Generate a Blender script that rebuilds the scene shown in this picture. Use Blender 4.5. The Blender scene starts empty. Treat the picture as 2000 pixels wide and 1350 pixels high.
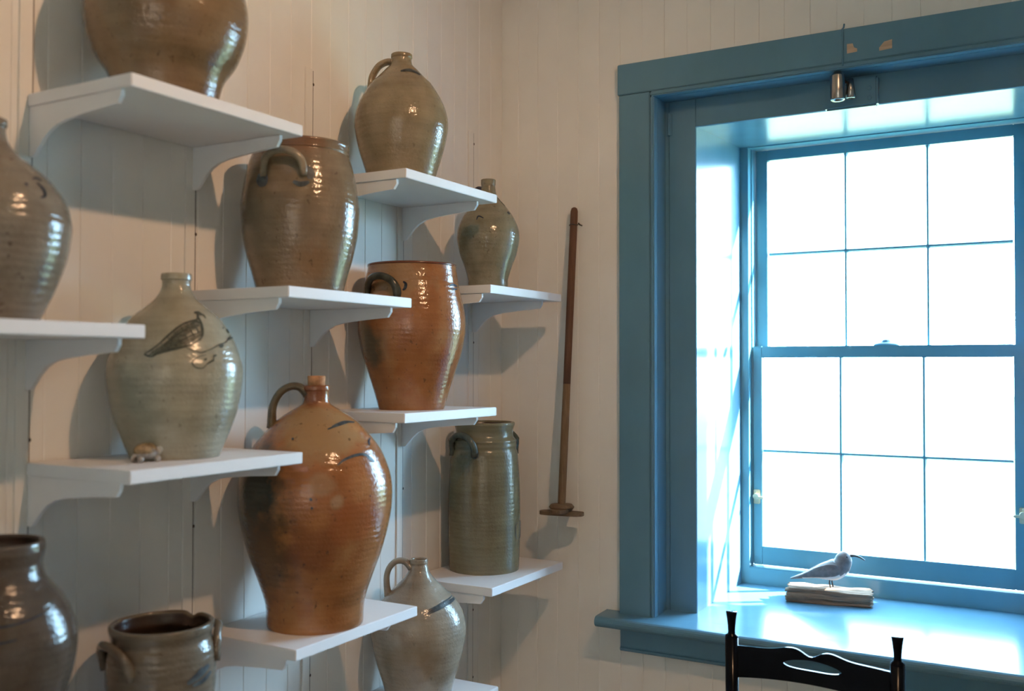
import bpy, bmesh, math, random
from mathutils import Vector, Matrix, noise
random.seed(7)
S = bpy.context.scene
C = S.collection
PI = math.pi

# ------------------------------------------------------------------ camera
CAM = Vector((1.5, 0.0, 1.5))
yaw, pitch, roll = math.radians(29.654), math.radians(1.197), math.radians(0.075)
fw = Vector((-math.sin(yaw)*math.cos(pitch), math.cos(yaw)*math.cos(pitch), math.sin(pitch)))
rt = Vector((math.cos(yaw), math.sin(yaw), 0)); up = rt.cross(fw)
rt, up = math.cos(roll)*rt + math.sin(roll)*up, -math.sin(roll)*rt + math.cos(roll)*up
cd = bpy.data.cameras.new('camera'); cam = bpy.data.objects.new('camera', cd); C.objects.link(cam)
cd.sensor_fit = 'HORIZONTAL'; cd.sensor_width = 36; cd.lens = 1935.35/2000*36
cd.clip_start = 0.02
cam.matrix_world = Matrix(((rt.x, up.x, -fw.x, CAM.x), (rt.y, up.y, -fw.y, CAM.y), (rt.z, up.z, -fw.z, CAM.z), (0, 0, 0, 1)))
cd.dof.use_dof = True; cd.dof.focus_distance = 2.5; cd.dof.aperture_fstop = 2.8
S.camera = cam
S.cycles.sample_clamp_indirect = 30

# ------------------------------------------------------------------ light and exposure
S.view_settings.view_transform = 'Standard'; S.view_settings.look = 'None'
S.view_settings.exposure = 0.0; S.view_settings.gamma = 1.0; S.view_settings.use_curve_mapping = False
W = bpy.data.worlds.new('sky'); S.world = W; W.use_nodes = True
bg = W.node_tree.nodes['Background']
bg.inputs[0].default_value = (0.46, 0.73, 1.0, 1); bg.inputs[1].default_value = 37.0
sd = bpy.data.lights.new('sun', 'SUN'); sd.energy = 60; sd.angle = math.radians(1.2); sd.color = (1, .96, .88)
sun = bpy.data.objects.new('sun', sd); C.objects.link(sun)
sun.rotation_euler = Vector((-.874*math.cos(.6), -.485*math.cos(.6), -math.sin(.6))).to_track_quat('-Z', 'Y').to_euler()
pl = bpy.data.lights.new('window_portal', 'AREA'); pl.shape = 'RECTANGLE'; pl.size = .80; pl.size_y = 1.34
pl.cycles.is_portal = True
po = bpy.data.objects.new('window_portal', pl); C.objects.link(po); po.location = (1.008, 3.19, 1.53); po.rotation_euler = (-PI/2, 0, 0)
FILL_BLIND_THIN = .49  # translucency of the added blind, sets the fill light
LAMP = Vector((1.53, 1.18, 2.71)); LAMP_POWER = 46; LAMP_COL = (1, .59, .33)

# ------------------------------------------------------------------ helpers
def lin(c):
    return tuple(((v/255)/12.92 if v/255 <= .04045 else ((v/255+.055)/1.055)**2.4) for v in c) + (1,)

class NT:
    def __init__(s, name):
        s.m = bpy.data.materials.new(name); s.m.use_nodes = True
        s.n = s.m.node_tree.nodes; s.l = s.m.node_tree.links; s.b = s.n['Principled BSDF']
    def new(s, t, **k):
        nd = s.n.new(t)
        for a, v in k.items():
            if a.startswith('i_'):
                nd.inputs[a[2:].replace('_', ' ')].default_value = v
            else: setattr(nd, a, v)
        return nd
    def link(s, a, b): s.l.new(a, b)
    def coord(s, kind='Object', scale=(1, 1, 1)):
        t = s.new('ShaderNodeTexCoord'); m = s.new('ShaderNodeMapping'); m.inputs['Scale'].default_value = scale
        s.link(t.outputs[kind], m.inputs['Vector']); return m.outputs[0]
    def noise(s, vec, scale, detail=4, rough=.55, dist=0):
        n = s.new('ShaderNodeTexNoise'); n.inputs['Scale'].default_value = scale; n.inputs['Detail'].default_value = detail
        n.inputs['Roughness'].default_value = rough; n.inputs['Distortion'].default_value = dist
        s.link(vec, n.inputs['Vector']); return n.outputs['Fac']
    def ramp(s, fac, stops):
        r = s.new('ShaderNodeValToRGB'); e = r.color_ramp.elements
        while len(e) < len(stops): e.new(.5)
        for k, (p, c) in enumerate(stops): e[k].position = p; e[k].color = c if len(c) == 4 else (*c, 1)
        s.link(fac, r.inputs[0]); return r.outputs[0]
    def mix(s, fac, a, b, mode='MIX'):
        m = s.new('ShaderNodeMix', data_type='RGBA', blend_type=mode)
        for sock, v in ((m.inputs[0], fac), (m.inputs[6], a), (m.inputs[7], b)):
            if hasattr(v, 'is_linked'): s.link(v, sock)
            else: sock.default_value = v if isinstance(v, (int, float)) else (v if len(v) == 4 else (*v, 1))
        return m.outputs[2]
    def math(s, op, a, b=None):
        m = s.new('ShaderNodeMath', operation=op)
        for sock, v in ((m.inputs[0], a), (m.inputs[1], b)):
            if v is None: continue
            if hasattr(v, 'is_linked'): s.link(v, sock)
            else: sock.default_value = v
        return m.outputs[0]
    def bump(s, h, strength, dist, prev=None):
        b = s.new('ShaderNodeBump'); b.inputs['Strength'].default_value = strength; b.inputs['Distance'].default_value = dist
        s.link(h, b.inputs['Height'])
        if prev: s.link(prev, b.inputs['Normal'])
        return b.outputs[0]
    def fin(s, col=None, rough=.5, spec=.5, normal=None, metal=0, coat=0, coat_rough=.05):
        if col is not None:
            if hasattr(col, 'is_linked'): s.link(col, s.b.inputs['Base Color'])
            else: s.b.inputs['Base Color'].default_value = col if len(col) == 4 else (*col, 1)
        if hasattr(rough, 'is_linked'): s.link(rough, s.b.inputs['Roughness'])
        else: s.b.inputs['Roughness'].default_value = rough
        s.b.inputs['Specular IOR Level'].default_value = spec; s.b.inputs['Metallic'].default_value = metal
        s.b.inputs['Coat Weight'].default_value = coat; s.b.inputs['Coat Roughness'].default_value = coat_rough
        if normal: s.link(normal, s.b.inputs['Normal'])
        return s.m

def paint(name, col, rough, var=.06, bump=.15, scale=9, spec=.5, stretch=(1, 1, 1)):
    t = NT(name); v = t.coord('Object', stretch)
    n = t.noise(v, scale, 5)
    d = tuple(c*(1-var*2) for c in col[:3]); e = tuple(min(1, c*(1+var)) for c in col[:3])
    c = t.ramp(n, [(.3, d), (.7, e)])
    n2 = t.noise(v, scale*14, 3)
    return t.fin(c, rough, spec, t.bump(n2, bump, .001))

WALLM = paint('wall_paint', (.82, .79, .745), .48, .025, .12, 4, .35)
PLAINM = paint('plaster_paint', (.84, .815, .77), .7, .03, .1, 3, .2)
SHELFM = paint('shelf_paint', (.80, .79, .80), .42, .015, .06, 7, .4)
TEALM = paint('teal_gloss_paint', (.112, .248, .35), .21, .05, .10, 6, .5, (1, 1, .35))
TEAL_GLARE = paint('teal_paint_with_glare', (.115, .31, .41), .20, .05, .08, 6, .5, (1, 1, .35))  # same teal paint, lightened so sashes and frame carry the window glare
DARKM = paint('slot_dark', (.09, .065, .055), .6)
BLACKM = paint('black_gloss_paint', (.004, .005, .008), .16, .1, .02, 20, .12)
CEILM = paint('ceiling_paint', (.84, .815, .77), .8, .02, .1, 3, .2)
CHROME = NT('chrome'); CHROME = CHROME.fin((.36, .33, .31), .24, .5, None, 1)
BRASS = paint('worn_brass', (.55, .50, .36), .35, .15, .1, 30)
IRON = paint('rusted_iron', (.05, .04, .035), .55, .2, .2, 60)

def wood(name, c1, c2, scale, axis, rough=.6, bump=.5):
    t = NT(name); sc = [1, 1, 1]; sc[axis] = .07; v = t.coord('Object', sc)
    n = t.noise(v, scale, 8, .65, .6); n2 = t.noise(v, scale*5, 4, .6)
    c = t.ramp(n, [(.3, c1), (.7, c2)]); c = t.mix(.25, c, t.ramp(n2, [(.35, (.05, .035, .025)), (.6, c2)]))
    h = t.math('ADD', n, t.math('MULTIPLY', n2, .6))
    return t.fin(c, rough, .3, t.bump(h, bump, .002))

DASH_DARK = wood('stained_wood', (.10, .045, .028), (.17, .08, .05), 60, 2)
DASH_PALE = wood('worn_wood', (.16, .10, .055), (.25, .16, .095), 60, 2)
DASH_BASE = wood('weathered_wood', (.10, .07, .05), (.24, .16, .10), 50, 0)
DRIFT = wood('driftwood', (.13, .075, .05), (.38, .26, .18), 60, 0, .85, 1.0)
BARE = wood('bare_wood', (.50, .36, .25), (.62, .47, .35), 40, 0)
FLOORM = wood('floor_planks', (.36, .25, .16), (.48, .35, .23), 14, 1, .4, .2)
CORKM = paint('cork', (.55, .28, .14), .8, .25, .6, 60, .2)
RUSH = wood('rush_seat', (.30, .22, .11), (.48, .36, .2), 50, 0)

def link(name, me, mat, parent=None, loc=(0, 0, 0), smooth=False):
    o = bpy.data.objects.new(name, me); C.objects.link(o)
    if mat and not me.materials: me.materials.append(mat)
    o.location = loc
    if parent: o.parent = parent
    if smooth:
        for p in me.polygons: p.use_smooth = True
    return o
def tomesh(name, bm):
    bmesh.ops.recalc_face_normals(bm, faces=bm.faces)
    me = bpy.data.meshes.new(name); bm.to_mesh(me); bm.free(); return me
def obj(name, bm, mat, parent=None, loc=(0, 0, 0), smooth=False): return link(name, tomesh(name, bm), mat, parent, loc, smooth)
def tag(o, label=None, cat=None, group=None, kind=None):
    if label: o['label'] = label
    if cat: o['category'] = cat
    if group: o['group'] = group
    if kind: o['kind'] = kind
    return o
def empty(name, loc, rz=0, label=None, cat=None, group=None, kind=None):
    o = bpy.data.objects.new(name, None); C.objects.link(o); o.location = loc; o.rotation_euler = (0, 0, rz); o.empty_display_size = .05
    return tag(o, label, cat, group, kind)
def box(bm, x0, x1, y0, y1, z0, z1, bev=0, seg=2):
    r = bmesh.ops.create_cube(bm, size=1, matrix=Matrix.Translation(((x0+x1)/2, (y0+y1)/2, (z0+z1)/2)) @ Matrix.Diagonal((x1-x0, y1-y0, z1-z0, 1)))
    if bev:
        es = list({e for v in r['verts'] for e in v.link_edges})
        bmesh.ops.bevel(bm, geom=es, offset=bev, segments=seg, affect='EDGES')
    return bm
def prism(bm, pts, a0, a1, axis):
    """polygon pts (two coordinates, in the order of the remaining axes) swept along axis"""
    def P(u, v, w):
        l = [u, v]; l.insert(axis, w); return l
    A = [bm.verts.new(P(u, v, a0)) for u, v in pts]; B = [bm.verts.new(P(u, v, a1)) for u, v in pts]
    n = len(pts); bm.faces.new(A); bm.faces.new(B[::-1])
    for i in range(n): bm.faces.new((A[i], B[i], B[(i+1) % n], A[(i+1) % n]))
    return bm
def catmull(pts, sub):
    out = []; n = len(pts); D = len(pts[0])
    for i in range(n-1):
        p0, p1, p2, p3 = pts[max(i-1, 0)], pts[i], pts[i+1], pts[min(i+2, n-1)]
        for k in range(sub):
            t = k/sub
            out.append(tuple(.5*(2*p1[j] + (p2[j]-p0[j])*t + (2*p0[j]-5*p1[j]+4*p2[j]-p3[j])*t*t + (3*p1[j]-p0[j]-3*p2[j]+p3[j])*t**3) for j in range(D)))
    out.append(tuple(pts[-1])); return out
def lathe(bm, prof, seg=72):
    rings = []
    for r, z in prof:
        if r < 1e-5: rings.append([bm.verts.new((0, 0, z))])
        else: rings.append([bm.verts.new((r*math.cos(2*PI*k/seg), r*math.sin(2*PI*k/seg), z)) for k in range(seg)])
    for a, b in zip(rings, rings[1:]):
        for k in range(seg):
            q = (k+1) % seg
            if len(a) == 1 and len(b) == 1: continue
            if len(a) == 1: bm.faces.new((a[0], b[k], b[q]))
            elif len(b) == 1: bm.faces.new((a[k], a[q], b[0]))
            else: bm.faces.new((a[k], a[q], b[q], b[k]))
    return bm
def sweep(bm, path, ra, rb, seg=12, ref=Vector((0, 0, 1)), caps=True):
    """elliptical tube; ra along ref-ish binormal, rb along the other; ra/rb numbers or lists"""
    P = [Vector(p) for p in path]; n = len(P); rings = []
    for i, p in enumerate(P):
        t = (P[min(i+1, n-1)]-P[max(i-1, 0)]).normalized()
        b = t.cross(ref)
        if b.length < 1e-4: b = t.cross(Vector((1, 0, 0)))
        b.normalize(); nn = b.cross(t).normalized()
        A = ra[i] if isinstance(ra, (list, tuple)) else ra; B = rb[i] if isinstance(rb, (list, tuple)) else rb
        rings.append([bm.verts.new(p + nn*A*math.cos(2*PI*k/seg) + b*B*math.sin(2*PI*k/seg)) for k in range(seg)])
    for a, b in zip(rings, rings[1:]):
        for k in range(seg): bm.faces.new((a[k], a[(k+1) % seg], b[(k+1) % seg], b[k]))
    if caps: bm.faces.new(rings[0][::-1]); bm.faces.new(rings[-1])
    return bm
def ellipsoid(bm, c, r, u=20, v=12, rot=None):
    M = Matrix.Translation(c) @ (rot or Matrix.Identity(4)) @ Matrix.Diagonal((*r, 1))
    bmesh.ops.create_uvsphere(bm, u_segments=u, v_segments=v, radius=1, matrix=M); return bm

# ------------------------------------------------------------------ room
YC, XR, YB, ZC = 2.572, 3.3, -1.7, 2.86      # window wall, right wall, rear wall, ceiling
tag(obj('floor', box(bmesh.new(), -.1, XR+.1, YB-.1, YC+.02, -.06, 0), FLOORM), kind='structure')
tag(obj('ceiling', box(bmesh.new(), -.1, XR+.1, YB-.1, YC+.6, ZC, ZC+.06), CEILM), kind='structure')
tag(obj('wall_right', box(bmesh.new(), XR, XR+.1, YB-.1, YC+.6, 0, ZC), PLAINM), kind='structure')
RX0, RX1, RZ0, RZ1 = 1.15, 2.75, .85, 2.35  # opening for the added fill window
bm = bmesh.new(); box(bm, 0, RX0, YB-.1, YB, 0, ZC); box(bm, RX1, XR, YB-.1, YB, 0, ZC); box(bm, RX0, RX1, YB-.1, YB, 0, RZ0); box(bm, RX0, RX1, YB-.1, YB, RZ1, ZC)
tag(obj('wall_rear', bm, PLAINM), kind='structure')
wl = tag(obj('wall_left', box(bmesh.new(), -.12, -.012, YB-.1, YC+.6, 0, ZC), WALLM), kind='structure')
bm = bmesh.new(); OX0, OX1, OZ0, OZ1 = .49, 1.526, .79, 2.257
box(bm, -.012, OX0, YC+.012, 3.17, 0, ZC); box(bm, OX1, XR, YC+.012, 3.17, 0, ZC)
box(bm, OX0, OX1, YC+.012, 3.17, 0, OZ0); box(bm, OX0, OX1, YC+.012, 3.17, OZ1, ZC)
wb = tag(obj('wall_back', bm, WALLM), kind='structure')
BW = .132
def board_profile(w):
    g = .0014
    return [(0, .012), (0, .0018), (g, 0), (w/2-.0016, 0), (w/2, .0011), (w/2+.0016, 0), (w-g, 0), (w, .0018), (w, .012)]
bmL = tomesh('left_board', prism(bmesh.new(), [(-d, u) for u, d in board_profile(BW)], 0, ZC, 2)); bmL.materials.append(WALLM)
k = 0
y = YC-BW
while y > YB:
    link('board', bmL, None, wl, (0, y, 0)); y -= BW; k += 1
bmR = {}
def back_board(x, z0, z1):
    key = (round(z0, 3), round(z1, 3))
    if key not in bmR:
        bmR[key] = tomesh('back_board', prism(bmesh.new(), [(u, d) for u, d in board_profile(BW)], z0, z1, 2)); bmR[key].materials.append(WALLM)
    link('board', bmR[key], None, wb, (x, YC, 0))
x = .123-BW
while x < XR:
    if x+BW > OX0 and x < OX1: back_board(x, 0, .76); back_board(x, 2.30, ZC)
    else: back_board(x, 0, ZC)
    x += BW
# boards that the opening cuts: their full strips reach under the casing only
bm = bmesh.new()

# ------------------------------------------------------------------ window
XM = 1.008                                        # window centre line
win = empty('window_1', (XM, YC, .8), kind='structure')
def wpart(name, bm, mat=TEALM, parent=win, smooth=False, label=None):
    o = obj(name, bm, mat, None, (0, 0, 0), smooth)
    o.parent = parent
    o.matrix_parent_inverse = Matrix.Translation(Vector((XM, YC, .8))).inverted()
    if label: o['label'] = label
    return o
def mir(x0, x1): return (2*XM-x1, 2*XM-x0)
for sgn in (0, 1):
    def X(a, b): return (a, b) if not sgn else mir(a, b)
    bm = bmesh.new(); box(bm, *X(.392, .484), 2.55, YC+.001, .80, 2.258, .002)
    wpart('side_casing', bm)
    bm = bmesh.new(); box(bm, *X(.4855, .497), 2.548, 2.575, .81, 2.2455, .003)
    wpart('casing_bead', bm)
    bm = bmesh.new(); box(bm, *X(.4855, .4968), 2.575, 2.655, .81, 2.2455)
    wpart('reveal_lining', bm)
    f = (lambda v: v) if not sgn else (lambda v: 2*XM-v)
    bm = prism(bmesh.new(), [(f(.4970), 2.637), (f(.507), 2.637), (f(.5075), 2.640), (f(.509), 2.640), (f(.5095), 2.637), (f(.5845), 2.637), (f(.5865), 2.640), (f(.603), 3.0), (f(.497), 3.0)], .79, 2.2450, 2)
    wpart('jamb', bm)
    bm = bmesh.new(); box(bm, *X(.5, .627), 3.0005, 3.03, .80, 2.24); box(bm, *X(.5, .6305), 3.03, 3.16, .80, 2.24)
    wpart('frame_stop', bm, TEAL_GLARE)
wpart('head_casing', box(bmesh.new(), .388, 2*XM-.388, 2.548, YC+.001, 2.259, 2.345, .002))
wpart('head_bead', box(bmesh.new(), .4855, 2*XM-.4855, 2.5478, 2.575, 2.2456, 2.2585, .003))
wpart('head_reveal', box(bmesh.new(), .4855, 2*XM-.4855, 2.5755, 2.655, 2.2456, 2.258))
wpart('soffit', prism(bmesh.new(), [(2.6365, 2.168), (2.640, 2.166), (3.0, 2.175), (3.0, 2.2449), (2.6365, 2.2449)], .5872, 2*XM-.5872, 0))
wpart('frame_head', box(bmesh.new(), .6275, 2*XM-.6275, 3.0005, 3.028, 2.172, 2.24), TEAL_GLARE)
wpart('frame_head', box(bmesh.new(), .631, 2*XM-.631, 3.029, 3.16, 2.176, 2.24), TEAL_GLARE)
# stool (inner sill), apron and the step under the sash
bm = bmesh.new()
nose = [(2.500, .784)] + [(2.4995+.0145*math.cos(a), .7995+.0145*math.sin(a)) for a in [PI*1.5-PI*k/8 for k in range(9)]] + [(2.571, .8165), (2.571, .784)]
prism(bm, nose, .345, 2*XM-.345, 0)
prism(bm, [(2.5712, .784), (2.5712, .8165), (3.0, .838), (3.0, .784)], .4975, 2*XM-.4975, 0)
wpart('stool', bm, TEALM)
bm = prism(bmesh.new(), [(YC+.001, .712), (2.553, .712), (2.549, .716), (2.549, .721), (2.552, .723), (2.553, .726), (2.552, .783), (YC+.001, .783)], .394, 2*XM-.394, 0)
wpart('apron', bm)
wpart('sill_step', box(bmesh.new(), .6035, 2*XM-.6035, 3.0005, 3.165, .80, .889, .003), TEAL_GLARE)

GLASS = bpy.data.materials.new('window_glass'); GLASS.use_nodes = True
n = GLASS.node_tree.nodes; l = GLASS.node_tree.links; n.remove(n['Principled BSDF'])
tr = n.new('ShaderNodeBsdfTransparent'); tr.inputs[0].default_value = (.96, .985, .98, 1)
gl = n.new('ShaderNodeBsdfGlossy'); gl.inputs['Roughness'].default_value = .02
gm = n.new('ShaderNodeNewGeometry'); dt = n.new('ShaderNodeVectorMath'); dt.operation = 'DOT_PRODUCT'; l.new(gm.outputs['Normal'], dt.inputs[0]); l.new(gm.outputs['Incoming'], dt.inputs[1])
def mth(op, a_, b_=None):
    m_ = n.new('ShaderNodeMath'); m_.operation = op
    for sk, v_ in zip(m_.inputs, (a_, b_)):
        if v_ is None: continue
        if hasattr(v_, 'is_linked'): l.new(v_, sk)
        else: sk.default_value = v_
    return m_
fr = mth('ADD', mth('MULTIPLY', mth('POWER', mth('SUBTRACT', 1.0, mth('ABSOLUTE', dt.outputs['Value']).outputs[0]).outputs[0], 5.0).outputs[0], .94).outputs[0], .04)   # thin-pane reflectance
mx = n.new('ShaderNodeMixShader'); l.new(fr.outputs[0], mx.inputs[0]); l.new(tr.outputs[0], mx.inputs[1]); l.new(gl.outputs[0], mx.inputs[2])
l.new(mx.outputs[0], n['Material Output'].inputs[0])

def sash(name, y0, y1, z0, z1, gx0, gx1, gz0, gz1, mxs, mz):
    bm = bmesh.new(); x0, x1 = .632, 2*XM-.632
    box(bm, x0, gx0, y0, y1, z0, z1, .0015); box(bm, gx1, x1, y0, y1, z0, z1, .0015)
    box(bm, gx0, gx1, y0, y1, z0, gz0, .0015); box(bm, gx0, gx1, y0, y1, gz1, z1, .0015)
    s = wpart(name, bm, TEAL_GLARE)
    ym = (y0+y1)/2; e = .0056
    def mun(bx):
        o = obj('muntin', bx, TEAL_GLARE); o.parent = s; o.matrix_parent_inverse = Matrix.Translation(Vector((XM, YC, .8))).inverted() @ Matrix.Identity(4)
        return o
    for mx_ in mxs:
        mun(prism(bmesh.new(), [(mx_-e, ym-.004), (mx_-.0025, ym-.011), (mx_+.0025, ym-.011), (mx_+e, ym-.004), (mx_+e, ym+.006), (mx_-e, ym+.006)], gz0-.001, gz1+.001, 2))
    xs = [gx0] + mxs + [gx1]
    for a, b in zip(xs, xs[1:]):
        mun(prism(bmesh.new(), [(ym-.004, mz-e), (ym-.0105, mz-.0025), (ym-.0105, mz+.0025), (ym-.004, mz+e), (ym+.0055, mz+e), (ym+.0055, mz-e)], a+.003, b-.003, 0))
        for c0, c1 in ((gz0, mz), (mz, gz1)):
            g_ = mun(box(bmesh.new(), a-.002, b+.002, ym-.0012, ym+.0012, c0-.002, c1+.002)); g_.name = 'pane'
            g_.data.materials.clear(); g_.data.materials.append(GLASS)
    return s
lower = sash('lower_sash', 3.031, 3.064, .8925, 1.562, .659, 1.352, .949, 1.527, [.892, 1.122], 1.2415)
upper = sash('upper_sash', 3.068, 3.10, 1.528, 2.174, .668, 1.354, 1.560, 2.142, [.902, 1.131], 1.85)
for s in (lower, upper):                          # parts of a sash hang at world coordinates
    for ch in s.children: ch.matrix_parent_inverse = Matrix.Identity(4)
def sub(name, bm, mat, parent, label=None, smooth=False):
    o = obj(name, bm, mat, parent, (0, 0, 0), smooth)
    if label: o['label'] = label
    return o
# sash lock, two side latches
bm = lathe(bmesh.new(), [(0, 0), (.016, 0), (.016, .004), (.012, .007), (.006, .012), (.005, .017), (0, .018)], 20)
for v in bm.verts: v.co.x *= 2.2; v.co += Vector((1.018, 3.058, 1.562))
sub('sash_lock', bm, TEALM, lower, smooth=True)
for sx, xx, zz in ((1, .643, 1.10), (-1, 1.372, 1.096)):
    bm = bmesh.new(); box(bm, xx-.010, xx+.010, 3.027, 3.0305, zz-.022, zz+.022, .002)
    bmesh.ops.create_cone(bm, cap_ends=True, segments=16, radius1=.010, radius2=.009, depth=.012, matrix=Matrix.Translation((xx, 3.021, zz+.002)) @ Matrix.Rotation(PI/2, 4, 'X'))
    box(bm, *((xx+.004, xx+.024) if sx > 0 else (xx-.024, xx-.004)), 3.014, 3.020, zz-.005, zz+.002, .0015)
    ellipsoid(bm, (xx-.002*sx, 3.0265, zz+.016), (.005, .003, .005), 10, 8)
    sub('spring_latch', bm, BRASS, lower, 'pale brass spring latch')
# hinge leaf, bare patches, cord, bracket
bm = bmesh.new(); box(bm, .5005, .517, 2.6335, 2.638, 2.15, 2.212, .001); sweep(bm, [(.509, 2.632, 2.15), (.509, 2.632, 2.212)], .0035, .0035, 10, Vector((1, 0, 0)))
wpart('hinge', bm)
for pts in ([(1.010, 2.281), (1.010, 2.305), (1.024, 2.3045), (1.027, 2.294), (1.0345, 2.290), (1.0345, 2.2825)],
            [(1.0865, 2.276), (1.0865, 2.284), (1.098, 2.297), (1.1165, 2.300), (1.1165, 2.278)]):
    wpart('bare_patch', prism(bmesh.new(), [(x_, z_) for x_, z_ in pts], 2.5474, 2.5482, 1), BARE, label='bare wood patch where paint has flaked')
bk = empty('window_bracket', (1.006, 2.637, 2.16), 0, 'painted bracket plate with a polished metal barrel under the head casing', 'bracket')
def bpart(name, bm, mat, smooth=False, label=None):
    for v in bm.verts: v.co -= Vector((1.006, 2.637, 2.16))
    o = obj(name, bm, mat, bk, (0, 0, 0), smooth)
    if label: o['label'] = label
    return o
bm = box(bmesh.new(), .941, 1.072, 2.612, 2.637, 2.160, 2.236, .005); bpart('plate', bm, TEALM)
for zz in (2.19, 2.215): bpart('screw', ellipsoid(bmesh.new(), (1.052, 2.611, zz-.01), (.006, .003, .006), 10, 6), TEALM)
bm = lathe(bmesh.new(), [(0, .074), (.008, .074), (.0088, .0736), (.0176, .0640), (.0183, .0630), (.0186, .0615), (.0186, .030), (.0186, .004), (.0165, 0), (.011, .002), (.010, .02), (0, .02)], 28)
for v in bm.verts: v.co += Vector((.983, 2.570, 2.172))
bpart('barrel', bm, CHROME, True, 'polished metal barrel')
bm = lathe(bmesh.new(), [(0, .052), (.007, .05), (.010, .03), (.013, .002), (.010, 0), (0, .004)], 24)
for v in bm.verts: v.co += Vector((1.010, 2.590, 2.178))
bpart('small_barrel', bm, CHROME, True)
bpart('arm', sweep(bmesh.new(), [(.985, 2.575, 2.225), (1.0, 2.60, 2.222), (1.006, 2.62, 2.215)], .006, .006, 10), CHROME, True)
bm = sweep(bmesh.new(), [(1.0, 2.5455, 2.252), (1.0, 2.5455, 2.344), (1.0, 2.560, 2.352), (1.0, 2.566, 2.362)], .0022, .0022, 8, Vector((1, 0, 0)))
tag(obj('painted_cord', bm, TEALM, None, (0, 0, 0), True), 'thin painted cord running up over the blue head casing', 'cord')

# added unseen window behind the viewer; its drawn blind supplies fill light
w2 = empty('fill_window', ((RX0+RX1)/2, YB, RZ0), kind='structure')
def w2part(name, bm, mat):
    for v_ in bm.verts: v_.co -= Vector(((RX0+RX1)/2, YB, RZ0))
    return obj(name, bm, mat, w2)
for x0_, x1_, z0_, z1_, nm in ((RX0-.09, RX0, RZ0-.02, RZ1, 'side_casing'), (RX1, RX1+.09, RZ0-.02, RZ1, 'side_casing'), (RX0-.095, RX1+.095, RZ1, RZ1+.09, 'head_casing'), (RX0-.12, RX1+.12, RZ0-.05, RZ0-.02, 'stool')):
    w2part(nm, box(bmesh.new(), x0_, x1_, YB, YB+(.06 if nm == 'stool' else .02), z0_, z1_, .002), TEALM)
mz_ = (RZ0+RZ1)/2; mx_ = (RX0+RX1)/2
for a_, nm in (((RX0, RX0+.045, RZ0, RZ1), 'stile'), ((RX1-.045, RX1, RZ0, RZ1), 'stile'), ((mx_-.03, mx_+.03, RZ0+.06, RZ1-.045), 'mullion'), ((RX0+.045, RX1-.045, RZ0, RZ0+.06), 'bottom_rail'), ((RX0+.045, RX1-.045, RZ1-.045, RZ1), 'top_rail')):
    w2part(nm, box(bmesh.new(), a_[0], a_[1], YB-.085, YB-.05, a_[2], a_[3]), TEAL_GLARE)
for x0_, x1_ in ((RX0+.043, mx_-.028), (mx_+.028, RX1-.043)): w2part('pane', box(bmesh.new(), x0_, x1_, YB-.069, YB-.066, RZ0+.058, RZ1-.043), GLASS)
t = NT('fill_blind_cloth'); FILL_BLIND = t.m; t.n.remove(t.b)  # cloth of the added blind, tinted and thinned for the fill light
df = t.new('ShaderNodeBsdfDiffuse'); df.inputs[0].default_value = (.70, .60, .48, 1); tl = t.new('ShaderNodeBsdfTranslucent'); tl.inputs[0].default_value = (.94, .72, .60, 1)
mxx = t.new('ShaderNodeMixShader'); mxx.inputs[0].default_value = FILL_BLIND_THIN; t.link(df.outputs[0], mxx.inputs[1]); t.link(tl.outputs[0], mxx.inputs[2]); t.link(mxx.outputs[0], t.n['Material Output'].inputs[0])
w2part('fill_blind', box(bmesh.new(), RX0+.004, RX1-.004, YB-.0306, YB-.03, RZ0+.01, RZ1-.03), FILL_BLIND)
w2part('fill_blind_roller', sweep(bmesh.new(), [(RX0+.002, YB-.03, RZ1-.02), (RX1-.002, YB-.03, RZ1-.02)], .015, .015, 14), SHELFM)

# ------------------------------------------------------------------ ground outside
t = NT('lawn'); v = t.coord(); c = t.ramp(t.noise(v, 1.6, 6), [(.3, (.09, .11, .06)), (.7, (.16, .18, .10))]); GRASS = t.fin(c, .9, .1)
bm = bmesh.new(); bmesh.ops.create_grid(bm, x_segments=4, y_segments=4, size=60, matrix=Matrix.Translation((0, 20, -.55)))
tag(obj('ground', bm, GRASS), kind='structure')

# ------------------------------------------------------------------ shelves
P_, T_, WD = .2553, .0207, .385
STD = [.680, 1.017, 1.367, 1.7085, 2.058, 2.3975]
def standard(y, z1, label):
    s = empty('shelf_standard', (0, y, 0), 0, label, 'shelf standard', 'shelf standards on the board wall')
    obj('strip', box(bmesh.new(), 0, .0040, -.017, .007, .25, z1, .0008), WALLM, s)
    obj('channel', box(bmesh.new(), 0, .0032, .0072, .0088, .25, z1-.004), DARKM, s)
    z = z1-.035
    while z > .3:
        obj('screw', ellipsoid(bmesh.new(), (.0035, .0085, z), (.0015, .0035, .0035), 8, 6), DARKM, s); z -= .19
SN = ['beside the dark pitcher', 'behind the jug with the bird drawing', 'behind the grey-brown crock with a lug handle', 'between the cork-stoppered jug and the smooth small jugs',
      'behind the orange crock', 'behind the small jug near the room corner']
for i, y in enumerate(STD): standard(y, 2.1725, 'white slotted wall strip ' + SN[i])
BR = [(.0045, -.0005), (.229, -.0005), (.229, -.010), (.2205, -.0215), (.16, -.0255), (.10, -.0315), (.075, -.0365), (.055, -.0455), (.04, -.0575), (.026, -.0725), (.018, -.081), (.012, -.083), (.0045, -.083)]
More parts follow.
